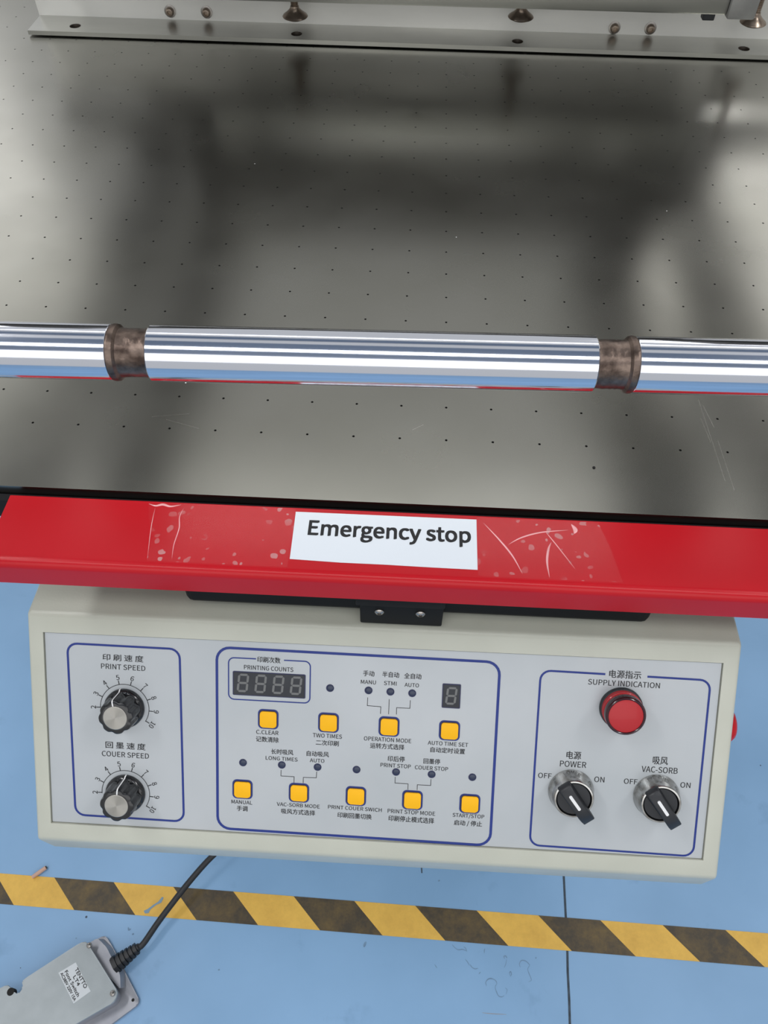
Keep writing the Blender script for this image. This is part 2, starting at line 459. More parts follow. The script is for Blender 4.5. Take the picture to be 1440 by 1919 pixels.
# cigarette-like paper stub
bm = bmesh.new()
P0, P1 = Vector((-277, -404.5, -ZF+4)), Vector((-258, -388, -ZF+4.5))
tube(bm, [P0, P0.lerp(P1, .5), P1], [3.0, 3.4, 3.2], 12)
o = finish('paper_stub', bm, M_butt, None, 50); setorigin(o, P0)
tag(o, 'small rolled tan paper stub lying on the tape edge', 'litter')
bm = bmesh.new(); tube(bm, [P1, P1+Vector((1.2, 1.1, 0))], 2.6, 10)
q = finish('burnt_end', bm, M_matte); q.parent = o; q.matrix_parent_inverse = Matrix.Translation(-o.location)

# ================================================================== VACUUM TABLE
table = empty('vacuum_table')
table.location = S((330, 0, -ZF))
def adopt(o, parent):
    o.parent = parent; o.matrix_parent_inverse = parent.matrix_basis.inverted(); return o
tag(table, 'brushed steel vacuum table top pierced with rows of tiny holes', 'table')
# plate with real drilled holes: one cell per hole, 30 mm grid
X0, X1, Y0, Y1 = -345, 1005, -345, 345   # hole grid area extends from row -? to 12
verts, faces = [], []
cells_x = list(range(-11, 34)); rows = list(range(12, -12, -1))
NS = 8; HR = .88
def cell(cx, cy, w2, h2):
    base = len(verts)
    sq = [(w2, 0), (w2, h2), (0, h2), (-w2, h2), (-w2, 0), (-w2, -h2), (0, -h2), (w2, -h2)]
    for x, y in sq: verts.append((cx+x, cy+y, 0))
    for k in range(8):
        t = math.pi/4*k; verts.append((cx+HR*math.cos(t), cy+HR*math.sin(t), 0))
    for k in range(8):
        t = math.pi/4*k; verts.append((cx+HR*math.cos(t), cy+HR*math.sin(t), -3))
    for k in range(8):
        j = (k+1) % 8
        faces.append((base+k, base+j, base+8+j, base+8+k)); faces.append((base+8+k, base+8+j, base+16+j, base+16+k))
for r in rows:
    for c in cells_x: cell(30*c, -30*r, 15, 15)
def quad(x0, x1, y0, y1, z=0):
    i = len(verts); verts.extend([(x0, y0, z), (x1, y0, z), (x1, y1, z), (x0, y1, z)]); faces.append((i, i+1, i+2, i+3))
quad(-345, 1005, -414, -375); quad(-345, 1005, 345, 600)
quad(-345, 1005, -414, 600, -22)
i = len(verts); NQ = len(faces)
ring = [(-345, -414), (1005, -414), (1005, 600), (-345, 600)]
for z in (0, -22):
    for x, y in ring: verts.append((x, y, z))
for k in range(4): faces.append((i+k, i+4+k, i+4+(k+1) % 4, i+(k+1) % 4))
me = bpy.data.meshes.new('table_top'); me.from_pydata([S(v) for v in verts], [], faces); me.materials.append(M_steel); me.materials.append(M_hole)
bm = bmesh.new(); bm.from_mesh(me); bmesh.ops.remove_doubles(bm, verts=bm.verts, dist=1e-6)
bmesh.ops.recalc_face_normals(bm, faces=bm.faces)
top_f = [f for f in bm.faces if f.calc_center_median().z > (ZF-.01)/1000]
if top_f and sum(f.normal.z*f.calc_area() for f in top_f) < 0: bmesh.ops.reverse_faces(bm, faces=bm.faces)
for f_ in bm.faces:
    c_ = f_.calc_center_median().z*1000-ZF
    if -3.2 < c_ < -.5 and f_.calc_area() < 2e-5: f_.material_index = 1
    if c_ < -20: f_.material_index = 1
bm.to_mesh(me); bm.free()
o = bpy.data.objects.new('table_top', me); COL.objects.link(o); adopt(o, table)
bm = bmesh.new(); box(bm, -345, 1005, -419.6, -414.1, -24, -7, .8)
adopt(finish('edge_strip', bm, M_dark), table)  # black strip filling the gap between table and bar
bm = bmesh.new(); bm2 = lathe(bm, [(1.0, .15), (.9, .5), (.4, .6)], 12, Matrix.Translation((452.7, -378.3, 0)))  # lone hole, its dark mouth done as a black disc on the surface
adopt(finish('hole_dot', bm, M_hole), table)
# a few scratches near the right front of the table
M_scr = mat('bright_scratch', (205, 203, 196), .3, 1.0)
bm = bmesh.new()
for x0, y0, x1, y1, ww in ((531, -312, 533, -385, .18), (533, -318, 536, -338, .22), (529, -330, 531, -352, .15), (536, -350, 537, -392, .15), (338, -352, 345, -347, .2), (176, -352, 199, -359, .15), (166, -350, 190, -346, .12)):
    ww *= .55; d = Vector((x1-x0, y1-y0)).normalized(); nx, ny = -d.y*ww, d.x*ww
    bm.faces.new([bm.verts.new((x, y, .06)) for x, y in ((x0-nx, y0-ny), (x0+nx, y0+ny), (x1+nx, y1+ny), (x1-nx, y1-ny))])
so = finish('scratch', bm, M_scr); adopt(so, table); so['kind'] = 'stuff'

# machine base under the table
base = empty('machine_base'); base.location = S((325, 100, -ZF))
tag(base, 'beige steel base cabinet under the vacuum table behind the control box', 'cabinet')
bm = bmesh.new(); box(bm, 120, 530, -290, 480, -1088, -22.2, 6, 2)
adopt(finish('cabinet_body', bm, M_beige, None, 40), base)
bm = bmesh.new(); box(bm, 130, 520, -280, 470, -ZF, -1087.5)
adopt(finish('plinth', bm, M_dark), base)

# ================================================================== ANGLE BRACKET at the back
angle = empty('angle_bar'); angle.location = S((330, 262, 0))
tag(angle, 'long aluminium angle bar lying across the back of the vacuum table', 'bracket')
AX0, AX1 = -116, 860
def aby(x): return -.0075*(x+116)      # the bar lies very slightly askew
holesx = [(-66, 262.5), (189.4, 259.5), (440, 257.5), (693, 256.5)]
# flange cut as plate with holes
bm = bmesh.new()
def plate_with_holes(bm, x0, x1, yf, yb, z0, z1, holes, R, n=24):
    xs = [x0]
    for hx, hy in holes: xs += [hx-R*1.7, hx+R*1.7]
    xs.append(x1)
    for z in (z0, z1):
        for i in range(len(xs)-1):
            a0, a1 = xs[i], xs[i+1]
            if i % 2 == 0:
                bm.faces.new([bm.verts.new(p) for p in ((a0, yf+aby(a0), z), (a1, yf+aby(a1), z), (a1, yb+aby(a1), z), (a0, yb+aby(a0), z))])
            else:
                hx, hy = holes[i//2]
                cor = [(a1, (yf+yb)/2), (a1, yb), (hx, yb), (a0, yb), (a0, (yf+yb)/2), (a0, yf), (hx, yf), (a1, yf)]
                cv = [bm.verts.new((x, y+aby(x), z)) for x, y in cor]
                hv = [bm.verts.new((hx+R*math.cos(2*math.pi*k/n), hy+R*math.sin(2*math.pi*k/n), z)) for k in range(n)]
                m8 = n//8
                for k in range(8):
                    seg = [hv[(k*m8+q) % n] for q in range(m8+1)]
                    bm.faces.new([cv[k]]+seg+[cv[(k+1) % 8]])
    # walls
    e = [(x0, yf), (x1, yf), (x1, yb), (x0, yb)]
    for k in range(4):
        (xa, ya), (xb, yb_) = e[k], e[(k+1) % 4]
        bm.faces.new([bm.verts.new(p) for p in ((xa, ya+aby(xa), z0), (xb, yb_+aby(xb), z0), (xb, yb_+aby(xb), z1), (xa, ya+aby(xa), z1))])
plate_with_holes(bm, AX0, AX1, 246, 291, 1.6, 6.0, holesx, 6.3)
bmesh.ops.remove_doubles(bm, verts=bm.verts, dist=.001)
adopt(finish('bottom_flange', bm, M_alu3), angle)  # same bar as the upright; its dimmer reflections are put into a darker colour
bm = bmesh.new(); 
for s in (0,):
    prism(bm, [(291, 1.6), (295, 1.6), (295, 78), (291, 78)], lambda p: (AX0-1, p[0]+aby(AX0), p[1]), lambda p: (AX1, p[0]+aby(AX1), p[1]))
adopt(finish('upright_flange', bm, M_alu), angle)
for hx, hy in holesx:      # floor of each hole: the shadow gap and table are real; shim washers carry the bar, coloured as hole shadow
    bm = bmesh.new(); lathe(bm, [(7.5, 0.02), (7.5, 1.58)], 20, Matrix.Translation((hx, hy, 0)))
    adopt(finish('shim', bm, M_hole), angle)
    bm = bmesh.new(); lathe(bm, [(6.28, 1.6), (6.28, 5.2), (6.9, 6.05)], 24, Matrix.Translation((hx, hy, 0)), cap=False)
    adopt(finish('bolt_hole', bm, M_bore, None, True), angle)
for sx, sz in ((39.6, 14.6), (82.2, 15), (550.9, 12.8), (591.4, 13.4)):
    yy = 291+aby(sx)
    M = Matrix.Translation((sx, yy, sz)) @ Matrix.Rotation(math.pi/2, 4, 'X')
    bm = bmesh.new(); lathe(bm, [(6.6, 0), (6.6, 1.2), (6.0, 1.4)], 24, M)
    ws = adopt(finish('washer', bm, M_screw, None, 40), angle)
    bm = bmesh.new(); lathe(bm, [(4.8, 1.4), (4.8, 3.4), (4.2, 4.6), (3.2, 5.4), (2.4, 5.5), (2.3, 3.2)], 24, M)
    sc = adopt(finish('socket_screw', bm, M_bronze, None, 40), angle)

# ================================================================== OVERHEAD CARRIAGE (its bottom rail enters the top edge)
car = empty('printing_carriage'); car.location = S((330, 230, 100))
tag(car, 'overhead printing carriage with aluminium rail crossing above the angle bar', 'machine head')
bm = bmesh.new(); box(bm, 95, 640, 192, 210, 60, 92, 2)
adopt(finish('rail', bm, M_alu3, None, 40), car)
bm = bmesh.new(); box(bm, 640.2, 668, 188, 214, 57.5, 94, 2)
adopt(finish('rail_end_cap', bm, M_alu2, None, 40), car)
bm = bmesh.new(); box(bm, 618, 630, 194, 204, 54, 60.2, 1)
adopt(finish('stop_block', bm, M_matte), car)
bm = bmesh.new(); box(bm, 60, 655, 205, 420, 110, 225, 4)
adopt(finish('carriage_body', bm, M_head), car)
bm = bmesh.new(); box(bm, -110, 770, 236, 286, 92.5, 112, 2)
adopt(finish('cross_beam', bm, M_head), car)
for (x, y, z) in ((189.4, 259, 23.5), (440, 257.5, 30), (693, 256.5, 31.5)):
    M = Matrix.Translation((x, y, z))
    bm = bmesh.new(); lathe(bm, [(9, -2), (13.6, 0), (14.2, .8), (13.2, 2.2), (8.5, 5.4), (5.2, 8.6), (4.6, 11)], 36, M)
    f = adopt(finish('spring_foot', bm, M_bronze, None, 50), car)
    bm = bmesh.new()
    prof = [(3.9, 11)]; zz = 11
    while zz < 92.4-z-1.6: prof += [(4.3, zz+.4), (3.5, zz+1.1)]; zz += 1.5
    prof.append((4, 92.4-z))
    lathe(bm, prof, 16, M)
    s = adopt(finish('threaded_stem', bm, M_bronze, None, 30), car)
# longitudinal arms carrying the carriage (seen only as dark reflections in the steel)
for x0, x1 in ((-75, -8), (44, 99), (548, 622), (690, 760)):
    bm = bmesh.new(); box(bm, x0, x1, -260, 800, 215, 275, 3)
    if -100 < x0:
        adopt(finish('arm', bm, M_head), car)
for x0, x1 in ((-90, 0), (680, 770)):
    bm = bmesh.new(); box(bm, x0, x1, 520, 590, 0.05, 216, 3)
    adopt(finish('upright', bm, M_head), car)
bm = bmesh.new(); box(bm, -90, 770, 420.2, 470, 180, 216, 2)
adopt(finish('cross_member', bm, M_head), car)

# ================================================================== GUIDE ROD
rod = empty('guide_rod')
A = Vector((149.1, -442.4, 133)); B = Vector((494.3, -434.1, 133)); ax = (B-A).normalized()
mid = A.lerp(B, .5)
rod.location = S(mid)
tag(rod, 'polished chrome guide rod with two dark worn grooves crossing above the table front', 'rod')
xaxis = ax; zaxis = Vector((0, 0, 1)); yaxis = zaxis.cross(xaxis)
def RM(x):   # matrix: local z along the rod, starting at world x
    p = A+ax*((x-A.x)/ax.x)
    m = Matrix.Identity(4)
    for i in range(3): m[i][0] = yaxis[i]; m[i][1] = zaxis[i]; m[i][2] = xaxis[i]; m[i][3] = p[i]
    return m
RR = 12.6
segs = [(-62, 201.0), (217.9, 416.2), (433.4, 712)]
RODX = segs
for x0, x1 in segs:
    bm = bmesh.new(); lathe(bm, [(RR-.5, 0), (RR, .5), (RR, x1-x0-.5), (RR-.5, x1-x0)], 72, RM(x0))
    adopt(finish('chrome_section', bm, M_chrome, None, 30), rod)
for (x0, x1, rim) in ((201.0, 217.9, 0), (416.2, 433.4, 1)):
    L = x1-x0; r1 = 10.9
    pr = [(r1, 0)]
    for k in range(1, 15):
        pr.append((r1+random.uniform(-.18, .18), L*k/15))
    pr.append((r1, L))
    if rim == 0: pr = [(RR+.1, 0), (RR+.25, 1.2), (RR-.1, 2.6), (r1+.2, 3.6)]+pr[5:]
    else: pr = pr[:-5]+[(r1+.2, L-3.6), (RR-.1, L-2.6), (RR+.25, L-1.2), (RR+.1, L)]
    bm = bmesh.new(); lathe(bm, pr, 60, RM(x0))
    adopt(finish('worn_groove', bm, M_groove, None, 40), rod)
for x in (-50, 700):
    y = (A+ax*((x-A.x)/ax.x)).y
    bm = bmesh.new(); box(bm, x-11.9, x+11.9, y-18, y+60, 1.5, 152, 3); box(bm, x-11.9, x+11.9, -412, y+60, 0.05, 20, 3)
    adopt(finish('rod_support', bm, M_alu2), rod)

# ================================================================== RED SAFETY BAR
bar = empty('emergency_stop_bar'); bar.location = S((330, -445, -10))
tag(bar, 'glossy red emergency stop bar along the front edge of the table', 'safety bar')
prof = [(-420, -1.2), (-421.2, 0)]
for k in range(15):
    t = math.radians(90*k/14); prof.append((-464.5-5.5*math.sin(t), -5.5+5.5*math.cos(t)))
prof += [(-470, -20.6), (-467.6, -20.6)]
for k in range(5):
    t = math.radians(90-90*k/4); prof.append((-464.5-3.1*math.sin(t), -5.5+3.1*math.cos(t)))
prof += [(-422.4, -2.4), (-422.4, -20.6), (-420, -20.6)]
bm = bmesh.new()
prism(bm, prof, lambda p: (96.6, p[0], p[1]), lambda p: (610, p[0], p[1]))
adopt(finish('bar_channel', bm, M_red, None, 35), bar)
# paper label
bm = bmesh.new()
pp = [(270.3, -424.2), (377.9, -424.0), (377.7, -459.8), (350, -459.6), (325, -459.2), (300, -459.2), (270.9, -458.3)]
prism(bm, pp, lambda p: (p[0], p[1], .12), lambda p: (p[0], p[1], .42))
lab = adopt(finish('paper_label', bm, M_paper), bar)
lab['label'] = 'white paper label reading Emergency stop'
t = place_text('Emergency stop', 94.6, 10.2, lambda x, y: (326.4+x, -435.9+y-.006*x, .5), M_ink, lab, bold=.7, font=GROTESK)
t.parent = lab; t.matrix_parent_inverse = (bar.matrix_basis.inverted()).inverted() @ Matrix.Identity(4)
t.matrix_parent_inverse = lab.matrix_parent_inverse.inverted() @ lab.parent.matrix_basis.inverted() if False else Matrix.Identity(4)
# clear tape pieces either side
for pts in ([(181, -421.6), (270.0, -421.6), (270.2, -463.9), (190, -463.9), (189, -446), (184, -434)],
            [(378.2, -421.9), (450, -421.9), (455, -440), (459, -463.8), (400, -463.9), (378.0, -463.9)]):
    bm = bmesh.new(); prism(bm, pts, lambda p: (p[0], p[1], .06), lambda p: (p[0], p[1], .12))
    tp = adopt(finish('clear_tape', bm, M_tape), bar)
def crease(pts, w0=.35, h=.5):
    bm = bmesh.new(); P = smooth_path([(x, y, .1) for x, y in pts], 6)
    n = len(P); vs = []
    for i, p in enumerate(P):
        tt = (P[min(i+1, n-1)]-P[max(i-1, 0)]).normalized(); s = Vector((-tt.y, tt.x, 0)); k = math.sin(math.pi*(i+.5)/n)
        vs.append([bm.verts.new(p-s*w0*k), bm.verts.new(p+Vector((0, 0, h*k))), bm.verts.new(p+s*w0*k)])
    for a, b in zip(vs, vs[1:]):
        for j in (0, 1): bm.faces.new((a[j], a[j+1], b[j+1], b[j]))
    adopt(finish('crease', bm, M_crease, None, True), bar)
crease([(181.5, -423), (186, -424.2), (190, -423), (195, -424.2), (201, -422.6)], .8, .8)
crease([(203, -425), (202, -432), (203.5, -440), (203, -452), (204, -462)], .3, .3)
crease([(186, -426), (187, -440), (190, -462)], .2, .25)
crease([(418, -462.5), (417.5, -452), (419, -443), (421, -438)], .7, .9)
crease([(396, -441), (404, -435.5), (416, -431), (432, -428.5)], .5, .5)
crease([(382, -426), (391, -438), (398, -449), (403, -461)], .5, .35)
crease([(418, -430), (424, -440), (433, -456)], .3, .3)
crease([(434, -424), (436, -428), (435, -431)], 1.3, .8)

# ================================================================== CONTROL BOX
ux = Vector((0.99969239, -0.00867916, 0.02323356)); nn = Vector((-0.02213104, -0.73502842, 0.67767502)); uy = nn.cross(ux)
OO = Vector((321.92, -517.61, -121.91))
def LP(u, v, w=0): return OO+ux*u+uy*v+nn*w
cb = empty('control_box'); cb.location = S(LP(0, -79, 0))
tag(cb, 'beige control box with sloping silver panel of knobs and yellow buttons under the red bar', 'control panel')
LM = Matrix.Identity(4)
for i in range(3): LM[i][0] = ux[i]; LM[i][1] = uy[i]; LM[i][2] = nn[i]; LM[i][3] = OO[i]
def lb(bm):      # bring a bmesh from panel coordinates to world mm
    for v in bm.verts: v.co = LM @ v.co
    return bm
def part(name, bm, m, parent=cb, smooth=False):
    """panel-space bmesh in mm -> object whose own axes are the panel's, so that textures follow it"""
    cen = Vector((0, 0, 0))
    for v in bm.verts: cen += v.co
    cen /= max(1, len(bm.verts))
    me = bpy.data.meshes.new(name)
    for v in bm.verts: v.co = (v.co-cen)/1000
    bmesh.ops.recalc_face_normals(bm, faces=bm.faces)
    bm.to_mesh(me); bm.free()
    if smooth is not False:
        for p in me.polygons: p.use_smooth = True
        if smooth is not True: me.set_sharp_from_angle(angle=math.radians(smooth))
    me.materials.append(m)
    o = bpy.data.objects.new(name, me); COL.objects.link(o)
    p = LM @ cen
    w_ = LM.copy(); w_.translation = Vector(S(p))
    par = Matrix.Identity(4); q = parent
    chain = []
    while q is not None:
        chain.append(q); q = q.parent
    for q in reversed(chain): par = par @ q.matrix_parent_inverse @ q.matrix_basis
    o.parent = parent; o.matrix_parent_inverse = par.inverted(); o.matrix_basis = w_
    return o
# body
f = 170.0; c1 = Vector((.678, -.735)); c2 = Vector((-.735, -.678)); P0 = Vector((79, 0)); P4 = Vector((-79, 0))
P3 = P4+c2*29+c1*3; P1 = P0+c1*f; P2 = P3+c1*(f+104)
bprof = [P0, P1, P2, P3, P4]
bm = bmesh.new()
HW = 225.5
fa, fb, sides = prism(bm, [tuple(p) for p in bprof], lambda p: (-HW, p[0], p[1]), lambda p: (HW, p[0], p[1]))
front = sides[4]
es = set()
for e in bm.edges:
    ys = [v.co for v in e.verts]
    if all(abs(c.z) < .01 for c in ys) or all((c.y, c.z) != () and (abs(c.y-P3.x) < .01 or abs(c.y-P4.x) < .01 or abs(c.y-P0.x) < .01) for c in ys) \
       or (abs(ys[0].x-ys[1].x) < .01 and any(abs(c.y-P0.x) < .01 for c in ys)) or (abs(ys[0].x-ys[1].x) < .01 and any(abs(c.y-P3.x) < .01 for c in ys)):
        es.add(e)
bmesh.ops.bevel(bm, geom=list(es), offset=2.6, segments=4, affect='EDGES', profile=.5)
# recess for the film panel: inset + push in
bm.faces.ensure_lookup_table()
ff = max((f_ for f_ in bm.faces if abs(f_.normal.z) > .99 and abs(f_.calc_center_median().z) < .01), key=lambda f_: f_.calc_area())
r_ = bmesh.ops.inset_region(bm, faces=[ff], thickness=6.8, depth=0)
bm.faces.ensure_lookup_table()
for v in ff.verts:      # recess corners to measured size
    v.co.x = math.copysign(215.2, v.co.x); v.co.y = math.copysign(66.6, v.co.y); v.co.z = 0
ex = bmesh.ops.extrude_discrete_faces(bm, faces=[ff])
for v in ex['faces'][0].verts: v.co.z = -2.6
body = part('box_body', bm, M_beige, cb, 35)
# film panel
bm = bmesh.new()
prism(bm, rrect(0, 0, 429.2, 132, .4, 1), lambda p: (p[0], p[1], -2.55), lambda p: (p[0], p[1], -1.3))
panel = part('face_panel', bm, M_panel)
PZ = -1.3
def pprism(poly, z0, z1, name, m, parent=cb, bevel=0, smooth=False):
    bm = bmesh.new(); fa, fb, sd = prism(bm, poly, lambda p: (p[0], p[1], PZ+z0), lambda p: (p[0], p[1], PZ+z1))
    if bevel: bmesh.ops.bevel(bm, geom=list(fb.edges), offset=bevel, segments=3, affect='EDGES', profile=.5)
    return part(name, bm, m, parent, smooth)
def outline(pts, wd, name, m, closed=True, z=.1, parent=panel):
    bm = bmesh.new(); n = len(pts); P = [Vector((x, y)) for x, y in pts]; A_, B_ = [], []
    for i, p in enumerate(P):
        if closed: a, b = P[i-1], P[(i+1) % n]
        else: a, b = P[max(i-1, 0)], P[min(i+1, n-1)]
        d1 = (p-a).normalized() if (p-a).length > 1e-6 else (b-p).normalized(); d2 = (b-p).normalized() if (b-p).length > 1e-6 else d1
        t = (d1+d2); t = t.normalized() if t.length > 1e-6 else d1
        s = Vector((-t.y, t.x)); k = wd/2/max(.5, s.dot(Vector((-d1.y, d1.x))))
        A_.append(bm.verts.new((*(p-s*k), PZ+z))); B_.append(bm.verts.new((*(p+s*k), PZ+z)))
    for i in range(n if closed else n-1):
        j = (i+1) % n; bm.faces.new((A_[i], A_[j], B_[j], B_[i]))
    return part(name, bm, m, parent)
def skew(poly, k, cx): return [(x, y+k*(x-cx)) for x, y in poly]
# left frame, big frame, right frame with its gap, small counter frame with its gap
outline([(x-.012*(y), y) for x, y in skew(rrect(-162.5, -.6, 73.6, 119.6, 6.5), -.008, -162)], 1.45, 'printed_frame', M_blue)
outline(skew(rrect(-12.0, -2.0, 180.4, 125.4, 8.5), -.008, -12), 1.75, 'printed_frame', M_blue)
def gap_frame(cx, cy, w_, h_, r, g0, g1, wd, sk, name='printed_frame', sh=0):
    pts = rrect(cx, cy, w_, h_, r)
    pts = [(x-sh*(y-cy), y) for x, y in skew(pts, sk, cx)]
    yt = cy+h_/2
    # order starts at the right end of the top edge going left: split after first corner
    right = pts[:7]; rest = pts[7:]
    path = [(g0, yt+sk*(g0-cx))]+rest+right+[(g1, yt+sk*(g1-cx))]
    outline(path, wd, name, M_blue, closed=False)
gap_frame(156.4, -4.4, 105, 119.4, 6.5, 144.0, 170.0, 1.35, -.014)
gap_frame(-68.2, 40.8, 52.8, 28.0, 3.6, -76.8, -58.8, .8, -.004)

# lettering
TX = [
    ("印 刷 速 度", -163.6, 51.2, 26.7, 4.0), ("PRINT SPEED", -163.6, 45.0, 29.1, 3.4),
    ("回 墨 速 度", -163.4, -9.1, 26.7, 4.2), ("COUER SPEED", -163.6, -15.4, 31.5, 3.5),
    ("印刷次数", -68.6, 54.5, 14.8, 3.5), ("PRINTING COUNTS", -68.7, 48.8, 31.8, 2.8),
    ("C.CLEAR", -69.3, 5.3, 14.5, 2.7), ("记数清除", -69.3, 0.4, 14.9, 3.4),
    ("TWO TIMES", -30.1, 5.0, 18.9, 2.7), ("二次印刷", -30.1, 0.1, 14.9, 3.3),
    ("手动", -4.4, 48.6, 7.1, 3.4), ("半自动", 9.6, 48.5, 10.6, 3.4), ("全自动", 23.6, 48.2, 10.9, 3.4),
    ("MANU", -4.5, 42.8, 9.6, 2.5), ("STMI", 9.5, 42.7, 8.0, 2.6), ("AUTO", 23.2, 42.2, 9.1, 2.5),
    ("OPERATION MODE", 8.9, 4.5, 30.5, 2.7), ("运转方式选择", 8.8, -0.1, 22.1, 3.4),
    ("AUTO TIME SET", 47.8, 3.8, 25.8, 2.6), ("自动定时设置", 47.8, -0.8, 22.1, 3.3),
    ("长时吸风", -59.5, -7.7, 14.5, 3.3), ("LONG TIMES", -59.8, -12.4, 20.9, 2.5),
    ("自动吸风", -36.2, -7.8, 14.5, 3.3), ("AUTO", -36.5, -12.4, 9.5, 2.5),
    ("MANUAL", -86.0, -44.5, 13.8, 2.5), ("手调", -85.8, -49.0, 7.1, 3.4),
    ("VAC-SORB MODE", -48.5, -44.5, 28.4, 2.5), ("吸风方式选择", -48.5, -49.3, 22.4, 3.3),
    ("PRINT COUER SWICH", -11.1, -44.5, 35.3, 2.5), ("印刷回墨切换", -11.2, -49.8, 22.4, 3.4),
    ("印后停", 14.9, -8.4, 10.9, 3.5), ("PRINT STOP", 14.7, -13.1, 19.6, 2.6),
    ("回墨停", 37.9, -8.8, 10.6, 3.3), ("COUER STOP", 37.9, -13.5, 21.4, 2.6),
    ("PRINT STOP MODE", 26.0, -45.0, 31.0, 2.7), ("印刷停止模式选择", 26.1, -50.1, 29.8, 3.6),
    ("START/STOP", 63.2, -45.5, 20.5, 3.3), ("启动 / 停止", 63.1, -50.7, 18.2, 3.7),
    ("电源指示", 156.2, 55.8, 19.7, 4.7), ("SUPPLY INDICATION", 155.9, 49.8, 44.4, 3.5),
    ("电源", 128.1, 0.4, 9.2, 4.8), ("POWER", 128.1, -5.7, 16.6, 3.9),
    ("OFF", 110.7, -14.5, 8.5, 3.4), ("ON", 145.4, -15.2, 6.4, 3.6),
    ("吸风", 182.6, -0.3, 9.4, 4.8), ("VAC-SORB", 182.7, -6.5, 22.6, 3.9),
    ("OFF", 165.2, -15.4, 8.5, 3.4), ("ON", 199.7, -15.9, 6.3, 3.6)]
def panel_text(s, cx, cy, w_, h_, rot=0, sk=-.01, bold=.0, z=.12):
    ca, sa = math.cos(rot), math.sin(rot)
    me = text_mesh(s, bold, GROTESK)
    xs = [v.co.x for v in me.vertices]; ys = [v.co.y for v in me.vertices]; x0, x1, y0, y1 = min(xs), max(xs), min(ys), max(ys)
    for v in me.vertices:
        x = (v.co.x-(x0+x1)/2)*w_/(x1-x0); y = (v.co.y-(y0+y1)/2)*h_/(y1-y0)
        v.co = Vector((x*ca-y*sa, x*sa+y*ca+sk*x, 0))/1000
    if bold:      # slightly heavier strokes, as screen-printed ink spreads
        b2 = bmesh.new(); b2.from_mesh(me); g = bmesh.ops.duplicate(b2, geom=b2.verts[:]+b2.edges[:]+b2.faces[:])
        for e_ in g['geom']:
            if isinstance(e_, bmesh.types.BMVert): e_.co += Vector((bold, bold*.5, .02))/1000
        b2.to_mesh(me); b2.free()
    me.materials.clear(); me.materials.append(M_ink); me.name = 'lettering'
    o = bpy.data.objects.new('lettering', me); COL.objects.link(o)
    w4 = LM.copy(); w4.translation = Vector(S(LP(cx, cy, PZ+z)))
    o.parent = panel; o.matrix_parent_inverse = (cb.matrix_basis @ (panel.matrix_parent_inverse @ panel.matrix_basis)).inverted()
    o.matrix_basis = w4
    return o
for s, cx, cy, w_, h_ in TX:
    zh = ord(s[0]) > 1000
    panel_text(s, cx, cy, w_, h_*(1.04 if not zh else 1.1), 0, -.01, bold=(.13 if zh else .08))

# indicator windows, keys, traces
for x, y in ((-28.9, 37.6), (-4.2, 37.3), (9.8, 37.1), (23.7, 36.8), (-85.2, -16.5), (-59.6, -16.7), (-36.1, -16.9), (-10.6, -17.2), (15.1, -17.4), (38.2, -17.7), (64.5, -18.2)):
    circ = lambda r, n=28: [(x+r*math.cos(2*math.pi*k/n), y+r*math.sin(2*math.pi*k/n)) for k in range(n)]
    il = pprism(circ(2.55), .02, .2, 'indicator_light', M_navy)
    bm = bmesh.new(); lathe(bm, [(2.05, .21), (1.9, .3), (1.2, .42), (.3, .45)], 20, Matrix.Translation((x+.15, y+.1, PZ)))
    part('lens', bm, M_led, il, True)
KEYS = [(-68.7, 14.5), (-29.5, 14.2), (9.6, 13.6), (48.4, 12.9), (-85.5, -35.2), (-48.1, -35.5), (-10.6, -35.7), (26.4, -36.3), (63.7, -36.7)]
for x, y in KEYS:
    k = pprism(skew(rrect(x, y, 13.4, 13.4, 3.0), -.012, x), .02, .25, 'push_button', M_blue)
    pprism(skew(rrect(x-.15, y+.15, 11.9, 11.9, 2.4), -.012, x), .27, .35, 'gap_ring', M_navy, k)
    pprism(skew(rrect(x+.1, y-.05, 10.8, 10.8, 1.9), -.012, x), .36, 1.3, 'key_cap', M_yellow, k, .4, 40)
for path in ([(-4.6, 32.5), (-4.7, 27), (4.0, 26.7), (3.9, 21.9)], [(9.2, 32.1), (9.1, 21.9)], [(22.7, 32), (22.6, 26.6), (14.1, 26.6), (14.1, 22)],
             [(-60, -20.2), (-60.1, -24.4), (-51.4, -24.5), (-51.5, -28.8)], [(-36.6, -20.1), (-36.8, -24.4), (-45.3, -24.6), (-45.4, -28.6)],
             [(14.7, -20.9), (14.7, -25.1), (23.2, -25.2), (23.2, -29.3)], [(37.9, -21.1), (37.9, -25.5), (29.2, -25.5), (29.2, -29.2)]):
    outline(path, .38, 'printed_line', M_ink, closed=False)

# counter displays with unlit seven-segment digits
def digit(cx, cy, h, parent, sk=.1, tail=None):
    bm = bmesh.new(); w_ = h*.52; t = h*.13
    def seg(x, y, L, horiz):
        if horiz: pts = [(-L/2, 0), (-L/2+t/2, t/2), (L/2-t/2, t/2), (L/2, 0), (L/2-t/2, -t/2), (-L/2+t/2, -t/2)]
        else: pts = [(0, -L/2), (-t/2, -L/2+t/2), (-t/2, L/2-t/2), (0, L/2), (t/2, L/2-t/2), (t/2, -L/2+t/2)]
        q = [(cx+x+a+sk*(y+b), cy+y+b) for a, b in pts]
        bm.faces.new([bm.verts.new((a, b, PZ+.42)) for a, b in q])
    g = .94
    for yy in (h/2, 0, -h/2): seg(0, yy, w_*g, True)
    for xx in (-w_/2, w_/2):
        for yy in (h/4, -h/4): seg(xx, yy, h/2*g, False)
    part('digit', bm, M_seg, parent)
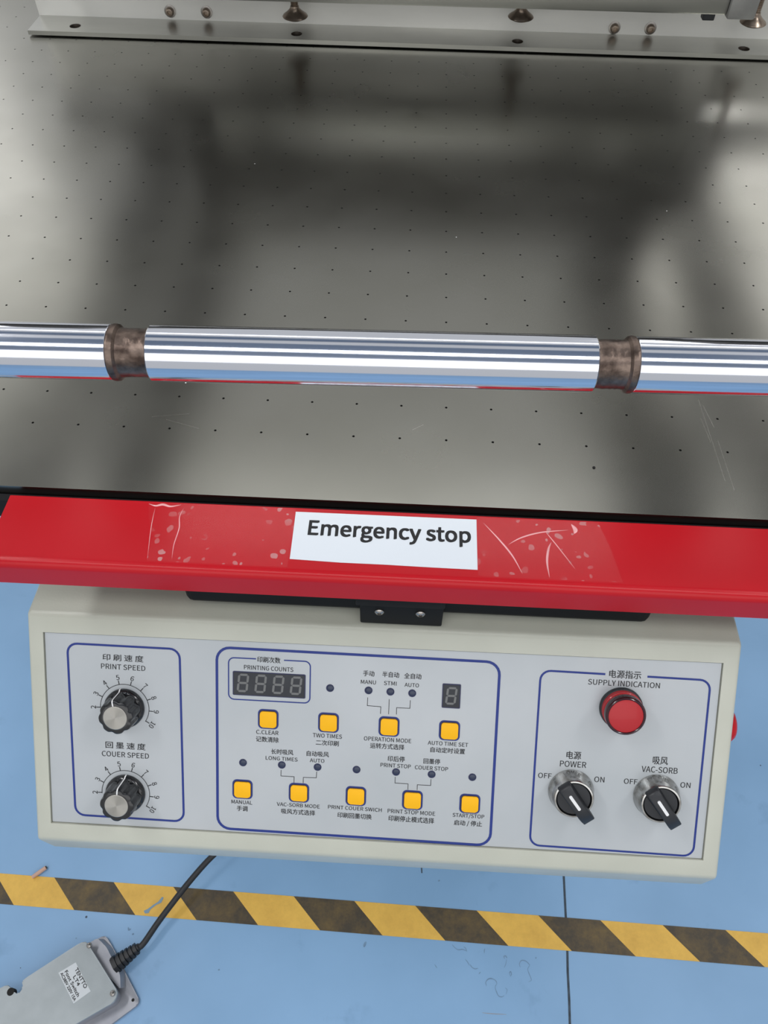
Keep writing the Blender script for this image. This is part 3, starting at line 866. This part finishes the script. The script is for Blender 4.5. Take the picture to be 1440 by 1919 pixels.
d4 = pprism(skew(rrect(-68.3, 37.9, 47.1, 16.1, .5, 1), -.005, -68), .02, .3, 'counter_display', M_navy)
pprism(skew(rrect(-68.3, 37.9, 46.0, 15.0, .4, 1), -.005, -68), .3, .4, 'window', M_disp, d4)
for i, x in enumerate((-85.2, -73.7, -62.3, -50.8)): digit(x, 38.3-.005*(x+68), 11.0, d4, .1)
d1 = pprism(skew(rrect(48.6, 36.2, 11.7, 16.2, .5, 1), -.01, 48), .02, .3, 'timer_display', M_navy)
pprism(skew(rrect(48.6, 36.2, 10.6, 15.0, .4, 1), -.01, 48), .3, .4, 'window', M_disp, d1)
digit(48.6, 36.4, 10.4, d1, .1)

# dials and knobs
for (cx, cy, pa) in ((-163.2, 17.3, 99), (-163.9, -42.6, 86)):
    R0 = 16.1; a0 = 154.8; st = 26.6
    arc = [(cx+R0*math.cos(math.radians(t)), cy+R0*math.sin(math.radians(t))) for t in range(-33, 184, 6)]
    outline(arc, .42, 'dial_arc', M_ink, closed=False)
    bm = bmesh.new()
    for k in range(10):
        t = math.radians(a0+2*st-26.6*k+0.0)
        d = Vector((math.cos(t), math.sin(t))); s = Vector((-d.y, d.x))*.28
        p0 = Vector((cx, cy))+d*(R0-.1); p1 = Vector((cx, cy))+d*(R0+2.8)
        bm.faces.new([bm.verts.new((q.x, q.y, PZ+.12)) for q in (p0-s, p0+s, p1+s, p1-s)])
    part('dial_ticks', bm, M_ink, panel)
    for k in range(1, 10):
        num = str(k+1)
        t = math.radians(a0+st-26.6*(k-1)) if True else 0
        rr = 20.9 if num != '10' else 21.0
        panel_text(num, cx+rr*math.cos(t), cy+rr*math.sin(t), 2.1 if num != '10' else 4.2, 3.3, t-math.pi/2, 0, .12)
    lobes = 8
    def fl(a, i): return 1.0
    Mk = Matrix.Translation((cx, cy, PZ))
    def scal(depth):
        def g(a, i):
            if i in (0, 1, 2): return 1
            x = abs(math.sin(lobes/2*(a-math.radians(pa))))
            return 1-depth*(1-min(1, x*1.25))**1.6 if True else 1
        return g
    prof = [(13.2, .05), (13.2, 2.0), (12.4, 3.2), (11.9, 3.6), (11.6, 9), (11.3, 14.6), (10.9, 15.6), (10.0, 16.0), (8.4, 16.1)]
    bm = bmesh.new(); lathe(bm, prof, 120, Mk, lambda a, i: (1 if i < 3 or i == 8 else 1-.09*(.5-.5*math.cos(lobes*(a-math.radians(pa))))**2.2))
    # lobed flutes
    kn = part('speed_knob', bm, M_knob, cb, 40)
    bm = bmesh.new(); lathe(bm, [(7.7, 16.0), (7.7, 16.35), (7.4, 16.5), (.2, 16.5)], 48, Mk)
    kc = part('metal_cap', bm, M_spun, kn, 20)
    bm = bmesh.new(); t = math.radians(pa); d = Vector((math.cos(t), math.sin(t))); s = Vector((-d.y, d.x))*.42
    pts = [(7.8, 16.25), (10.3, 16.2), (11.25, 15.7), (11.75, 14.4), (12.05, 8.5), (12.35, 4.0), (12.75, 3.4), (13.5, 2.2), (13.5, .6)]
    L_ = [bm.verts.new(((cx+d.x*r-s.x), (cy+d.y*r-s.y), PZ+z)) for r, z in pts]; R_ = [bm.verts.new(((cx+d.x*r+s.x), (cy+d.y*r+s.y), PZ+z)) for r, z in pts]
    for i in range(len(pts)-1): bm.faces.new((L_[i], R_[i], R_[i+1], L_[i+1]))
    part('pointer_line', bm, M_white, kn)

# supply lamp
cx, cy = 155.2, 33.9; Mk = Matrix.Translation((cx, cy, PZ))
bm = bmesh.new(); lathe(bm, [(13.5, .05), (13.5, 1.8), (13.1, 2.8), (12.7, 3.0)], 64, Mk)
sl_ = part('supply_lamp', bm, M_matte, cb, 40)
bm = bmesh.new(); lathe(bm, [(12.6, 3.0), (12.6, 6.4), (12.1, 6.8), (12.1, 8.4), (12.1, 8.8)], 64, Mk)
part('lamp_body', bm, M_lens, sl_, 40)
bm = bmesh.new(); lathe(bm, [(12.4, 8.8), (12.4, 12.4), (12.0, 13.4), (11.3, 13.8), (10.7, 13.5), (10.5, 12.9)], 64, Mk, cap=False)
part('lamp_rim', bm, M_lensd, sl_, 50)
bm = bmesh.new(); lathe(bm, [(10.9, 12.4), (10.9, 12.9), (10.2, 13.2), (.2, 13.4)], 64, Mk)
part('lens', bm, M_lens, sl_, 50)

# selector switches
for (cx, cy, ang_) in ((127.9, -23.9, -53), (182.0, -24.2, -54)):
    Mk = Matrix.Translation((cx, cy, PZ))
    bm = bmesh.new()
    lathe(bm, [(14.6, .05), (14.6, 1.2), (14.3, 2.0), (13.4, 6.5), (12.6, 10.2), (12.1, 10.9), (11.2, 11.0), (10.9, 10.4), (10.8, 8)], 72, Mk, cap=False)
    sw = part('selector_switch', bm, M_chrome2, cb, 30)
    bm = bmesh.new(); lathe(bm, [(10.7, 7), (10.7, 9.6), (10.2, 10.3), (.2, 10.4)], 48, Mk)
    part('rotary_disc', bm, M_matte, sw, 40)
    bm = bmesh.new(); t = math.radians(ang_); e1 = Vector((math.cos(t), math.sin(t), 0)); e2 = Vector((-e1.y, e1.x, 0))
    def H(a, b, z): return Vector((cx, cy, PZ))+e1*a+e2*b+Vector((0, 0, z))
    # handle sections along its length: (a, half width bottom, half width top, z bottom, z top)
    secs = [(-12.4, 4.2, 3.4, 10.2, 12.4), (-11.2, 4.8, 3.9, 10.2, 14.6), (-7, 4.9, 3.7, 10.2, 16.3), (4.5, 4.5, 3.6, 10.2, 16.8), (9, 4.3, 3.9, 10.4, 16.6), (13.5, 4.2, 4.0, 10.6, 14.8), (17.2, 3.9, 3.9, 11.2, 12.6)]
    rings = [[bm.verts.new(H(a, -wb, z0)), bm.verts.new(H(a, wb, z0)), bm.verts.new(H(a, wt, z1)), bm.verts.new(H(a, -wt, z1))] for a, wb, wt, z0, z1 in secs]
    for r1, r2 in zip(rings, rings[1:]):
        for k in range(4): bm.faces.new((r1[k], r1[(k+1) % 4], r2[(k+1) % 4], r2[k]))
    bm.faces.new(rings[0][::-1]); bm.faces.new(rings[-1])
    bmesh.ops.recalc_face_normals(bm, faces=bm.faces)
    bmesh.ops.bevel(bm, geom=[e for e in bm.edges if e.calc_face_angle(0) > .5], offset=.55, segments=2, affect='EDGES', profile=.5)
    part('turn_handle', bm, M_matte, sw, 50)
    bm = bmesh.new()
    poly = rrect(0, 0, 11.2, 1.9, .8, 4)
    prism(bm, poly, lambda p: H(p[0]-.9, p[1], 16.35+.04*p[0]), lambda p: H(p[0]-.9, p[1], 16.95+.04*p[0]))
    part('white_mark', bm, M_white, sw)

# emergency mushroom button on the right side wall of the box
bm = bmesh.new()
Ms = Matrix.Translation((HW, 13.5, -31)) @ Matrix.Rotation(math.pi/2, 4, 'Y')
lathe(bm, [(7, .02), (7, 4), (11, 5), (11.6, 6.5), (11.2, 9.5), (9.5, 11.5), (5.5, 12.8), (.3, 13.1)], 48, Ms)
part('stop_button', bm, M_red, cb, 40)

# black latch bracket between bar and box
latch = empty('latch_bracket'); latch.location = S((336, -450, -62))
tag(latch, 'black bracket with two screws between red bar and control box', 'bracket')
bm = bmesh.new(); box(bm, 310.5, 361.5, -462.5, -425, -60.8, -24, 1.0)
adopt(finish('bracket_block', bm, M_pitch, None, 40), latch)
bm = bmesh.new(); box(bm, 308, 362, -464, -428, -38, -20.8, 1); box(bm, 312, 360, -446, -428, -22, -2.6, 1)
adopt(finish('bracket_top', bm, M_pitch, None, 40), latch)
bm = bmesh.new(); box(bm, 361.2, 380, -455, -424, -56, -21, 2, 2)
adopt(finish('bracket_arm', bm, M_pitch, None, 40), latch)
bm = bmesh.new(); box(bm, 200, 490, -456, -296, -57.6, -26, 5, 3)  # dark block added to deepen the shade on the box top under the bar
adopt(finish('shade_block', bm, M_pitch), latch)
bm = bmesh.new(); tube(bm, smooth_path([(381, -452, -34), (392, -450, -36), (398, -446, -42), (396, -440, -50)]), 3.2, 10)
adopt(finish('release_lever', bm, M_pitch, None, 50), latch)
for x in (322.5, 347.6):
    Mk = Matrix.Translation((x, -462.5, -45.5)) @ Matrix.Rotation(math.pi/2, 4, 'X')
    bm = bmesh.new(); lathe(bm, [(2.9, 0), (2.9, .8), (2.2, 1.6), (1.2, 1.9), (1.1, 1.0)], 20, Mk)
    adopt(finish('screw', bm, M_screw, None, 40), latch)

# ================================================================== FOOT SWITCH on the floor
ped = empty('foot_switch'); ped.location = S((-140, -560, -ZF))
tag(ped, 'grey cast foot switch pedal on the floor with black cord', 'foot pedal')
def poly_block(pts, z0, z1, name, m, bev=2, parent=ped, shrink=0):
    bm = bmesh.new(); fa, fb, sd = prism(bm, pts, lambda p: (p[0], p[1], z0), lambda p: (p[0], p[1], z1))
    if bev: bmesh.ops.bevel(bm, geom=list(fb.edges), offset=bev, segments=3, affect='EDGES', profile=.5)
    return adopt(finish(name, bm, m, None, 40), parent)
def round_poly(pts, r, n=4):
    out = []; N = len(pts)
    for i in range(N):
        p = Vector(pts[i]); a = (Vector(pts[i-1])-p); b = (Vector(pts[(i+1) % N])-p)
        rr = r[i] if isinstance(r, (list, tuple)) else r
        k = min(rr, a.length*.45, b.length*.45); a = p+a.normalized()*k; b = p+b.normalized()*k
        for j in range(n+1):
            t = j/n; out.append(tuple(a*(1-t)**2+2*p*t*(1-t)+b*t*t))
    return out
lid_pts = [(-155.6, -507.0), (-144, -501), (-73.5, -569), (-77, -582), (-145, -624), (-290, -690), (-330, -640), (-264, -576), (-248, -567), (-238, -575), (-227, -580), (-222.5, -570), (-227.5, -562), (-222, -556.5)]
lid_r = [3, 7, 7, 4, 2, 8, 8, 6, 4, 3, 3, 2, 2, 3]
lp_ = round_poly(lid_pts, lid_r)
poly_block(lp_, -ZF+36.5, -ZF+42, 'lid', M_cast, 1.6)
def off(pts, dx, dy): return [(x+dx, y+dy) for x, y in pts]
base_pts = [(-159, -508), (-141, -495), (-127.8, -487.5), (-122, -490), (-110, -502), (-47.5, -574), (-49, -581), (-84, -609), (-150, -650), (-300, -705), (-345, -640), (-262, -584), (-240, -582), (-216, -572), (-224, -557)]
poly_block(round_poly([(-157.5, -509), (-144, -503), (-76, -569.5), (-79, -582), (-147, -624), (-288, -688), (-326, -640), (-262, -580), (-247, -572), (-236, -580), (-224, -583), (-219, -570), (-224, -562), (-219, -557)], 5), -ZF+7, -ZF+36.5, 'housing', M_cast2, 0)
poly_block(round_poly(base_pts, 5), -ZF+0.05, -ZF+8, 'base_plate', M_cast2, 1.5)
bm = bmesh.new(); prism(bm, round_poly([(-150, -505), (-128, -491), (-110, -503), (-78, -540), (-72, -560)], 4), lambda p: (p[0], p[1], -ZF+8), lambda p: (p[0]-4, p[1]-3, -ZF+24))
adopt(finish('end_rib', bm, M_cast2, None, 40), ped)
for x, y in ((-136.5, -507.5), (-81.3, -570.8)):
    Mk = Matrix.Translation((x, y, -ZF+42))
    bm = bmesh.new(); lathe(bm, [(4.3, 0), (4.3, 1.2), (3.4, 2.6), (1.5, 3.2)], 20, Mk)
    sc = adopt(finish('lid_screw', bm, M_screw, None, 40), ped)
    bm = bmesh.new()
    box(bm, x-2.6, x+2.6, y-.4, y+.4, -ZF+44.6, -ZF+45.4); box(bm, x-.4, x+.4, y-2.6, y+2.6, -ZF+44.6, -ZF+45.45)
    cs = finish('screw_cross', bm, M_matte); cs.parent = sc; cs.matrix_parent_inverse = (ped.matrix_basis @ sc.matrix_parent_inverse).inverted()
Mk = Matrix.Translation((-57.2, -574.7, -ZF+8)); bm = bmesh.new(); lathe(bm, [(2.4, 0), (2.4, .15)], 16, Mk)
adopt(finish('mounting_hole', bm, M_hole), ped)
Mk = Matrix.Translation((-240, -576.5, -ZF+30)); bm = bmesh.new(); lathe(bm, [(5.5, 0.02), (5.5, 12.3), (4.5, 12.6)], 24, Mk)
adopt(finish('pivot_socket', bm, M_hole, None, 40), ped)
# rating label
q4 = [Vector((-174.0, -547.7)), Vector((-151.0, -532.2)), Vector((-116.4, -569.6)), Vector((-138.0, -587.0))]
# order: far-left, top, right, bottom
lo = -ZF+42.05
bm = bmesh.new(); prism(bm, [tuple(q) for q in q4], lambda p: (p[0], p[1], lo), lambda p: (p[0], p[1], lo+.25))
rl = adopt(finish('rating_label', bm, M_labelp), ped)
e1 = ((q4[2]-q4[1])+(q4[3]-q4[0])).normalized(); e2 = Vector((-e1.y, e1.x)); ce = sum(q4, Vector((0, 0)))/4
pinv = (ped.matrix_basis @ rl.matrix_parent_inverse).inverted()
for s, dx, dy, w_, h_ in (("TENTTO", 1, 10.3, 34, 5.2), ("LT4", 0, 3.4, 16, 4.6), ("Foot Switch", -1, -3.6, 44, 4.6), ("AC380V 220V 15A", -1, -10.2, 48, 4.0)):
    t = place_text(s, w_, h_, lambda x, y: (ce.x+e1.x*(x+dx)+e2.x*(y+dy), ce.y+e1.y*(x+dx)+e2.y*(y+dy), lo+.35), M_ink, rl, .3)
    t.matrix_parent_inverse = pinv
# cable gland and cord
g0, g1 = Vector((-96, -531, -ZF+20)), Vector((-58, -500.5, -ZF+25))
gd = (g1-g0).normalized(); gr = gd.to_track_quat('Z', 'Y').to_matrix().to_4x4(); gr.translation = g0; GL = (g1-g0).length
bm = bmesh.new(); pr = [(13.5, 0), (13.5, 7), (11, 7.4), (11, 10)]
z = 10
for k in range(5):
    r = 13-k*.9; pr += [(r, z), (r, z+4.2), (r-3.2, z+4.4), (r-3.2, z+6.6)]; z += 6.8
pr += [(6, z), (5.4, z+2)]
lathe(bm, pr, 24, gr, lambda a, i: 1+.05*math.cos(6*a))
adopt(finish('cable_gland', bm, M_cord, None, 30), ped)
bm = bmesh.new()
path = smooth_path([g1-gd*6, g1+gd*4, (-38, -468, -1061), (-22, -444, -1055), (7.5, -402, -1046), (40, -364, -1036), (85, -325, -1026), (121.5, -300, -1020)], 8)
tube(bm, path, 5.0, 16)
adopt(finish('cord', bm, M_cord, None, True), ped)
# bits of litter on the floor
def speck(name, x, y, r, m, label, cat, grp=None):
    bm = bmesh.new(); n = 9
    lathe(bm, [(r, .06), (r*.8, 1.0), (r*.3, 1.4)], n, Matrix.Translation((x, y, -ZF)), lambda a, i: .7+.5*abs(math.sin(a*2.3+x)))
    o = finish(name, bm, m); setorigin(o, (x, y, -ZF)); tag(o, label, cat, grp); return o
